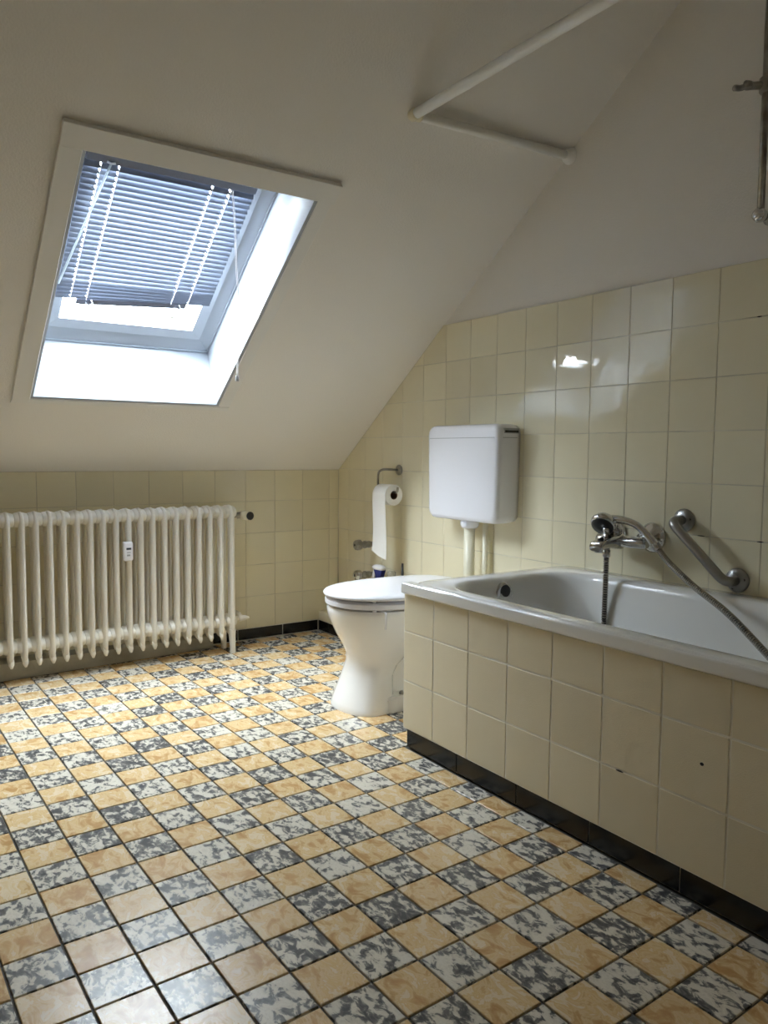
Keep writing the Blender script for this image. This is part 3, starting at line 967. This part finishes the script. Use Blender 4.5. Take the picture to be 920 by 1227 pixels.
# tank: rounded box whose front face bulges a little
YL, YRr = -0.882, -1.303
def cring(x, g, r):
    """outline in the YZ plane at depth x, shrunk by g"""
    pts = []
    z0, z1 = 0.640 + g, 1.008 - g
    ya, yb = YRr + g, YL - g
    for cx, cz, a0 in ((yb, z1, 0), (ya, z1, 90), (ya, z0, 180), (yb, z0, 270)):
        ox = cx - r * (1 if cx == yb else -1); oz = cz - r * (1 if cz == z1 else -1)
        for k in range(7):
            a = math.radians(a0 + 90 * k / 6)
            pts.append([x, ox + r * math.cos(a), oz + r * math.sin(a)])
    # the tank narrows slightly towards the foot
    for p in pts:
        t_ = (1.008 - p[2]) / 0.368
        p[1] = -1.0925 + (p[1] + 1.0925) * (1 - 0.045 * t_)
    return [Vector(p) for p in pts]
loft(bm, [cring(-.009, .004, .030), cring(-.030, .001, .032), cring(-.098, .0, .034), cring(-.112, .003, .034), cring(-.119, .008, .032), cring(-.122, .018, .028), cring(-.124, .06, .02)])
tk_o = keep(obj('tank', bm, 'plastic_white', smooth=True), cis)
# lid seam, recessed flush slot
bm = nb()
def seam(zc, h):
    L = []
    for x, y in ((-.030, YRr - .0012), (-.098, YRr - .0016)):
        L.append((x, y))
    box(bm, (-.100, YRr - .0008, zc - h), (-.030, YRr + .002, zc + h))
    box(bm, (-.1245, YRr + .022, zc - h), (-.115, YL - .022, zc + h))
seam(0.9575, .0011)
keep(obj('lid_seam', bm, 'print'), cis)
bm = nb(); box(bm, (-.095, YRr - .0009, 0.973), (-.022, YRr + .006, 0.992), .0004, 1)
keep(obj('grip_slot', bm, 'print'), cis)
bm = nb(); box(bm, (-.092, YRr - .0014, 0.976), (-.025, YRr + .006, 0.984), .0004, 1)
keep(obj('flush_button', bm, 'dark'), cis)
fy = TY + .012
bm = nb(); lathe(bm, (-.066, fy, 0.642), (0, 0, -1), [(.034, -.004), (.037, 0), (.037, .020), (.031, .030), (.027, .032)], 20)
keep(obj('outlet_collar', bm, 'plastic_white', smooth=True), cis)
bm = nb(); tube(bm, fillet([(-.066, fy, .62), (-.066, fy, .33), (-.119, TY, .33)], .04, 6), .0215, 16)
keep(obj('flush_pipe', bm, 'pipe_cream', smooth=True), cis)
bm = nb(); tube(bm, [(-.034, fy - .055, .645), (-.034, fy - .055, .104)], .0105, 12)
keep(obj('overflow_pipe', bm, 'pipe_cream', smooth=True), cis)

# ------------------------------------------------------------------ toilet paper
th_ = thing('paper_holder', 'bronze coloured bent wire toilet paper holder on the tiled wall', 'paper holder', (-.008, -.533, .822))
bm = nb(); lathe(bm, (-.008, -.533, .822), -X3, [(.024, 0), (.024, .004), (.020, .008), (.008, .010)], 20)
keep(obj('wall_plate', bm, 'chrome_dull', smooth=True), th_)
bm = nb(); tube(bm, fillet([(-.012, -.533, .822), (-.078, -.505, .826), (-.078, -.466, .812), (-.078, -.466, .726), (-.078, -.618, .726), (-.084, -.628, .748)], .022, 5), .0052, 10)
keep(obj('wire_arm', bm, 'chrome_dull', smooth=True), th_)
tpr = thing('toilet_paper_roll', 'white toilet paper roll with a long sheet hanging down', 'toilet roll', (-.078, -.545, .70))
RO, RI = .046, .019
cz = .726 - RI + .0055
bm = nb()
n = 32
outer0 = [Vector((-.078 + RO * math.cos(2 * math.pi * k / n), -.592, cz + RO * math.sin(2 * math.pi * k / n))) for k in range(n)]
inn0 = [Vector((-.078 + RI * math.cos(2 * math.pi * k / n), -.592, cz + RI * math.sin(2 * math.pi * k / n))) for k in range(n)]
sh_ = Vector((0, .098, 0))
R4 = loft(bm, [inn0, outer0, [p + sh_ for p in outer0], [p + sh_ for p in inn0]], False, False)
keep(obj('roll', bm, 'paper', smooth=False), tpr)
bm = nb()
loft(bm, [[p + sh_ for p in inn0], inn0], False, False)
ci = [Vector((-.078 + (RI - .0012) * math.cos(2 * math.pi * k / n), p.y, cz + (RI - .0012) * math.sin(2 * math.pi * k / n))) for k, p in enumerate(inn0)]
keep(obj('core', bm, 'brown_hole', smooth=True), tpr)
bm = nb()
path = []
for k in range(8):
    a = math.radians(90 + 90 * k / 7)
    path.append((-.078 + (RO + .0012) * math.cos(a), cz + (RO + .0012) * math.sin(a)))
for k in range(1, 15):
    f = k / 14
    path.append((-.078 - RO - .0012 + .010 * math.sin(f * 2.6) * f, cz - f * .272))
rows = []
for i, (x, z) in enumerate(path):
    f = max(0, (i - 7) / 14)
    fx = .012 * f * f
    rows.append([Vector((x - .0006, -.592 - .004 * f, z - .012 * f * f)), Vector((x - fx * .4, -.543, z)), Vector((x - .0006 - fx, -.494 - .006 * f, z + .022 * f ** 4))])
for th2 in (0,):
    V_ = [[bm.verts.new(p) for p in r] for r in rows] 
    W_ = [[bm.verts.new(p + Vector((.0006, 0, 0))) for p in r] for r in rows]
    for a_, b_ in zip(V_, V_[1:]):
        for k in range(2): bm.faces.new((a_[k], a_[k + 1], b_[k + 1], b_[k]))
    for a_, b_ in zip(W_, W_[1:]):
        for k in range(2): bm.faces.new((a_[k + 1], a_[k], b_[k], b_[k + 1]))
keep(obj('hanging_sheet', bm, 'paper', smooth=True), tpr)

# ------------------------------------------------------------------ stop valves on the side wall
def stop_valve(z, label, tilt):
    v = thing('stop_valve', label, 'valve', (-.008, -.352, z))
    ax = Vector((-1, tilt, 0.0)).normalized()
    o_ = Vector((-.008, -.352, z))
    bm = nb()
    lathe(bm, o_, ax, [(.024, 0), (.024, .003), (.018, .007), (.013, .009), (.013, .030), (.0165, .034), (.0165, .046), (.014, .050), (.018, .056), (.018, .066), (.013, .070), (.013, .080)], 18)
    keep(obj('body', bm, 'chrome_dull', smooth=True), v)
    bm = nb()
    lathe(bm, o_ + ax * .078, ax, [(.018, 0), (.024, .006), (.025, .022), (.022, .034), (.017, .037), (.006, .036)], 8)
    keep(obj('handle', bm, 'chrome_dull' if z > .4 else 'chrome'), v)
    bm = nb(); lathe(bm, o_ + ax * .112, ax, [(.006, 0), (.006, .003), (.002, .0034)], 10)
    keep(obj('handle_screw', bm, 'dark'), v)
stop_valve(.468, 'tarnished chrome stop valve beside the hanging toilet paper', 0.10)
stop_valve(.325, 'chrome stop valve low on the wall behind the toilet lid', 0.10)

# cleaning things standing on the ledge behind the toilet
LZ = 0.1015
sb = thing('spray_bottle', 'blue and white cleaner spray bottle behind the toilet lid', 'bottle', (-.062, -.462, LZ))
bm = nb(); loft(bm, [rrect(-.062 - a, -.062 + a, -.462 - b, -.462 + b, min(a, b) * .7, LZ + z) for z, a, b in ((0, .030, .044), (.004, .033, .047), (.13, .033, .047), (.165, .026, .036), (.20, .014, .016), (.215, .013, .013))])
keep(obj('bottle_body', bm, 'plastic_white', smooth=True), sb)
bm = nb(); loft(bm, [rrect(-.062 - a, -.062 + a, -.462 - b, -.462 + b, min(a, b) * .6, LZ + z) for z, a, b in ((.214, .015, .016), (.235, .016, .020), (.262, .017, .032))])
keep(obj('spray_shroud', bm, 'blue', smooth=True), sb)
bm = nb(); loft(bm, [rrect(-.062 - a, -.062 + a, -.462 + c - b, -.462 + c + b, min(a, b) * .8, LZ + z) for z, a, b, c in ((.2625, .018, .036, .004), (.272, .018, .044, .006), (.280, .013, .036, .004), (.284, .006, .02, .002))])
keep(obj('spray_head', bm, 'plastic_white', smooth=True), sb)
bm = nb(); tube(bm, [(-.062, -.425, LZ + .262), (-.062, -.415, LZ + .24), (-.062, -.408, LZ + .215)], .007, 8)
keep(obj('trigger', bm, 'plastic_white', smooth=True), sb)
cbm = thing('clear_bottle', 'small clear plastic bottle between the spray bottle and the brush', 'bottle', (-.062, -.558, LZ))
bm = nb(); lathe(bm, (-.062, -.558, LZ), Z3, [(.030, 0), (.033, .004), (.033, .17), (.028, .20), (.017, .222), (.016, .24)], 18)
keep(obj('bottle_body', bm, 'clear', smooth=True), cbm)
bm = nb(); lathe(bm, (-.062, -.558, LZ + .2405), Z3, [(.018, 0), (.019, .003), (.019, .024), (.016, .027)], 18)
keep(obj('cap', bm, 'clear', smooth=True), cbm)
br = thing('toilet_brush', 'dark handled toilet brush standing behind the toilet', 'brush', (-.062, -.640, LZ))
bm = nb(); lathe(bm, (-.062, -.640, LZ), Z3, [(.038, 0), (.041, .004), (.036, .10), (.032, .13), (.030, .131), (.026, .125)], 20)
keep(obj('holder', bm, 'plastic_white', smooth=True), br)
bm = nb(); tube(bm, [(-.062, -.640, LZ + .06), (-.061, -.638, LZ + .22), (-.058, -.634, LZ + .312)], lambda i: (.007, .007, .0045)[i], 10)
keep(obj('handle', bm, 'black', smooth=True), br)

# ------------------------------------------------------------------ bath mixer, hand shower, hose
mix = thing('bath_mixer', 'chrome wall mounted bath mixer tap above the tub rim', 'tap', (-.008, -1.81, .63))
def km(o): return keep(o, mix)
for y in (-1.882, -1.735):
    bm = nb(); lathe(bm, (-.008, y, .645), -X3, [(.046, 0), (.047, .004), (.044, .010), (.034, .018), (.022, .024), (.016, .034), (.016, .062)], 28)
    km(obj('escutcheon', bm, 'chrome', smooth=True))
bm = nb()
loft(bm, [[Vector((-.075 + ox * s, y, .632 + oz * s2)) for ox, oz in [(.0235 * math.cos(math.radians(a)), .020 * math.sin(math.radians(a))) for a in range(0, 360, 18)]]
          for y, s, s2 in ((-1.912, .4, .4), (-1.908, .75, .75), (-1.895, .9, .9), (-1.85, .95, .95), (-1.80, 1.0, 1.0), (-1.745, 1.0, 1.0), (-1.732, .9, .9), (-1.728, .6, .6))])
km(obj('body', bm, 'chrome', smooth=True))
bm = nb()
sp_pts = [(-.075, .030, .026, .632), (-.115, .026, .020, .630), (-.150, .024, .016, .626), (-.172, .024, .015, .620), (-.178, .022, .012, .616)]
loft(bm, [[Vector((x, -1.800 + hw * c, z + hh * s_)) for c, s_ in [(math.copysign(abs(math.cos(math.radians(a))) ** .6, math.cos(math.radians(a))), math.copysign(abs(math.sin(math.radians(a))) ** .6, math.sin(math.radians(a)))) for a in range(0, 360, 18)]] for x, hw, hh, z in sp_pts])
lathe(bm, (-.160, -1.800, .612), (0, 0, -1), [(.013, 0), (.013, .012), (.010, .013)], 16)
km(obj('spout', bm, 'chrome', smooth=True))
bm = nb(); lathe(bm, (-.128, -1.800, .645), Z3, [(.009, 0), (.009, .018), (.011, .020), (.011, .028), (.008, .030)], 14)
km(obj('diverter_knob', bm, 'chrome', smooth=True))
bm = nb(); lathe(bm, (-.082, -1.800, .648), Z3, [(.021, 0), (.021, .020), (.018, .026), (.015, .030), (.015, .044)], 18)
km(obj('shower_cradle', bm, 'chrome', smooth=True))
bm = nb(); lathe(bm, (-.124, -1.800, .612), (0, 0, -1), [(.010, -.008), (.010, .006), (.012, .008), (.012, .026), (.009, .030)], 12)
km(obj('hose_outlet', bm, 'chrome', smooth=True))
bm = nb(); tube(bm, catmull([(-.075, -1.895, .642), (-.085, -1.915, .660), (-.085, -1.885, .684)], 5), .007, 8)
km(obj('lever', bm, 'chrome', smooth=True))

hs = thing('hand_shower', 'chrome hand shower head resting on the bath mixer', 'shower head', (-.12, -1.80, .69))
hd = Vector((-.72, -.22, -.66)).normalized()
hc = Vector((-.120, -1.785, .690))
bm = nb(); lathe(bm, hc - hd * .012, hd, [(.004, -.012), (.020, -.008), (.034, .003), (.040, .014), (.040, .024), (.036, .030)], 24)
keep(obj('head', bm, 'chrome', smooth=True), hs)
bm = nb(); lathe(bm, hc + hd * .0175, hd, [(.0355, 0), (.034, .004), (.012, .006)], 24)
keep(obj('spray_face', bm, 'black', smooth=True), hs)
hp = catmull([hc - hd * .012 + Vector((0, .005, 0)), (-.108, -1.835, .701), (-.100, -1.885, .690), (-.094, -1.925, .660), (-.090, -1.955, .628)], 6)
bm = nb(); tube(bm, hp, lambda i: .0125 + .0015 * math.cos(i * .26), 12)
keep(obj('handle', bm, 'chrome', smooth=True), hs)
bm = nb(); dirv = (hp[-1] - hp[-2]).normalized(); lathe(bm, hp[-1] - dirv * .012, dirv, [(.0135, 0), (.0145, .003), (.0135, .020), (.010, .024)], 14)
keep(obj('hose_nut', bm, 'chrome', smooth=True), hs)

hose_pts = catmull([(-.124, -1.800, .5815), (-.124, -1.800, .54), (-.125, -1.800, .45), (-.132, -1.803, .33), (-.160, -1.82, .230), (-.22, -1.89, .168), (-.30, -2.05, .148), (-.36, -2.35, .142), (-.40, -2.62, .150),
                    (-.43, -2.74, .205), (-.425, -2.70, .285), (-.370, -2.54, .385), (-.300, -2.418, .437), (-.225, -2.27, .500), (-.165, -2.13, .545), (-.118, -2.02, .590), hp[-1] + dirv * .0125], 10)
hpts = resample(hose_pts, 0.0019)
bm = nb(); hf = tube(bm, hpts, lambda i: (.0072, .0072, .0092, .0092)[i % 4], 10)
for n_, f in enumerate(hf):
    f.material_index = 1 if (n_ // 10) % 4 == 0 else 0
hose = tag(obj('shower_hose', bm, ['hose', 'hose_dark'], smooth=False), 'ribbed metal shower hose trailing from the mixer through the tub', 'hose')

# ------------------------------------------------------------------ grab rail
gr = thing('grab_rail', 'bent grey steel grab rail screwed to the wall above the bath', 'grab rail', (-.008, -2.07, .62))
A_, B_ = Vector((-.008, -1.988, .707)), Vector((-.008, -2.163, .552))
bm = nb()
tube(bm, fillet([A_ + Vector((-.006, 0, 0)), A_ + Vector((-.066, 0, 0)), B_ + Vector((-.066, 0, 0)), B_ + Vector((-.006, 0, 0))], .048, 9), .0140, 16)
keep(obj('bar', bm, 'steel', smooth=True), gr)
for p in (A_, B_):
    bm = nb(); lathe(bm, p, -X3, [(.0345, 0), (.0345, .004), (.030, .009), (.020, .012), (.016, .013)], 28)
    fl = keep(obj('flange', bm, 'steel', smooth=True), gr)
    for a in (50, 170, 290):
        bm = nb()
        lathe(bm, p + Vector((-.009, .024 * math.cos(math.radians(a)), .024 * math.sin(math.radians(a)))), -X3, [(.004, 0), (.004, .0015), (.0015, .0016)], 8)
        sc = obj('screw', bm, 'dark'); sc.parent = fl

# ------------------------------------------------------------------ shower riser rail
ri = thing('shower_riser_rail', 'chrome vertical shower rail with sliding holder on the plaster wall', 'shower rail', (0, -2.205, 1.52))
bm = nb(); tube(bm, [(-.052, -2.207, 1.515), (-.052, -2.207, 2.14)], .0095, 14)
keep(obj('rail', bm, 'chrome_dull', smooth=True), ri)
for z in (1.527, 2.128):
    bm = nb(); lathe(bm, (0.0, -2.207, z), -X3, [(.018, 0), (.018, .008), (.011, .014), (.011, .040), (.017, .046), (.019, .056), (.016, .066), (.007, .072)], 18)
    keep(obj('wall_bracket', bm, 'chrome', smooth=True), ri)
bm = nb(); lathe(bm, (-.052, -2.207, 1.835), Z3, [(.014, 0), (.017, .004), (.017, .036), (.014, .040)], 16)
tube(bm, [(-.052, -2.207, 1.855), (-.082, -2.190, 1.852), (-.098, -2.180, 1.850)], .010, 10)
keep(obj('slider', bm, 'chrome_dull', smooth=True), ri)
bm = nb()
for s in (-1, 1):
    tube(bm, catmull([(-.098, -2.180, 1.850), (-.104, -2.180 + s * .014, 1.849), (-.122, -2.178 + s * .015, 1.846)], 4), .0080, 8)
keep(obj('holder_fork', bm, 'chrome_dull', smooth=True), ri)

# ------------------------------------------------------------------ curtain rail
cr = thing('shower_curtain_rail', 'white L shaped shower curtain rail under the sloping ceiling', 'curtain rail', (-.33, -1.495, 1.88))
Wp = Vector((0, -1.497, 1.902)); Kp = Vector((-.652, -1.492, 1.880)); Ep = Vector((-.655, -2.95, 1.880))
bm = nb(); tube(bm, [Wp + Vector((-.006, 0, 0)), Kp], .0145, 16)
keep(obj('short_tube', bm, 'white_paint', smooth=True), cr)
bm = nb(); tube(bm, [Kp + Vector((0, -.012, 0)), Ep], .0150, 16)
keep(obj('long_tube', bm, 'white_paint', smooth=True), cr)
bm = nb(); lathe(bm, Kp + Vector((0, .016, 0)), (0, -1, 0), [(.010, 0), (.0165, .003), (.0175, .010), (.0175, .022), (.0165, .026)], 16)
lathe(bm, Kp + Vector((.010, 0, 0)), X3, [(.0165, 0), (.0168, .010), (.016, .012)], 16)
keep(obj('corner_elbow', bm, 'plastic_cream', smooth=True), cr)
bm = nb(); lathe(bm, Wp, -X3, [(.027, 0), (.0275, .006), (.025, .014), (.020, .018), (.018, .028)], 20)
keep(obj('wall_flange', bm, 'white_paint', smooth=True), cr)
bm = nb(); tube(bm, [Ep + Vector((0, .02, 0)), Vector((Ep.x, Ep.y + .02, ZC))], .009, 12); lathe(bm, (Ep.x, Ep.y + .02, ZC), (0, 0, -1), [(.026, 0), (.026, .008), (.012, .014)], 18)
keep(obj('ceiling_hanger', bm, 'white_paint', smooth=True), cr)
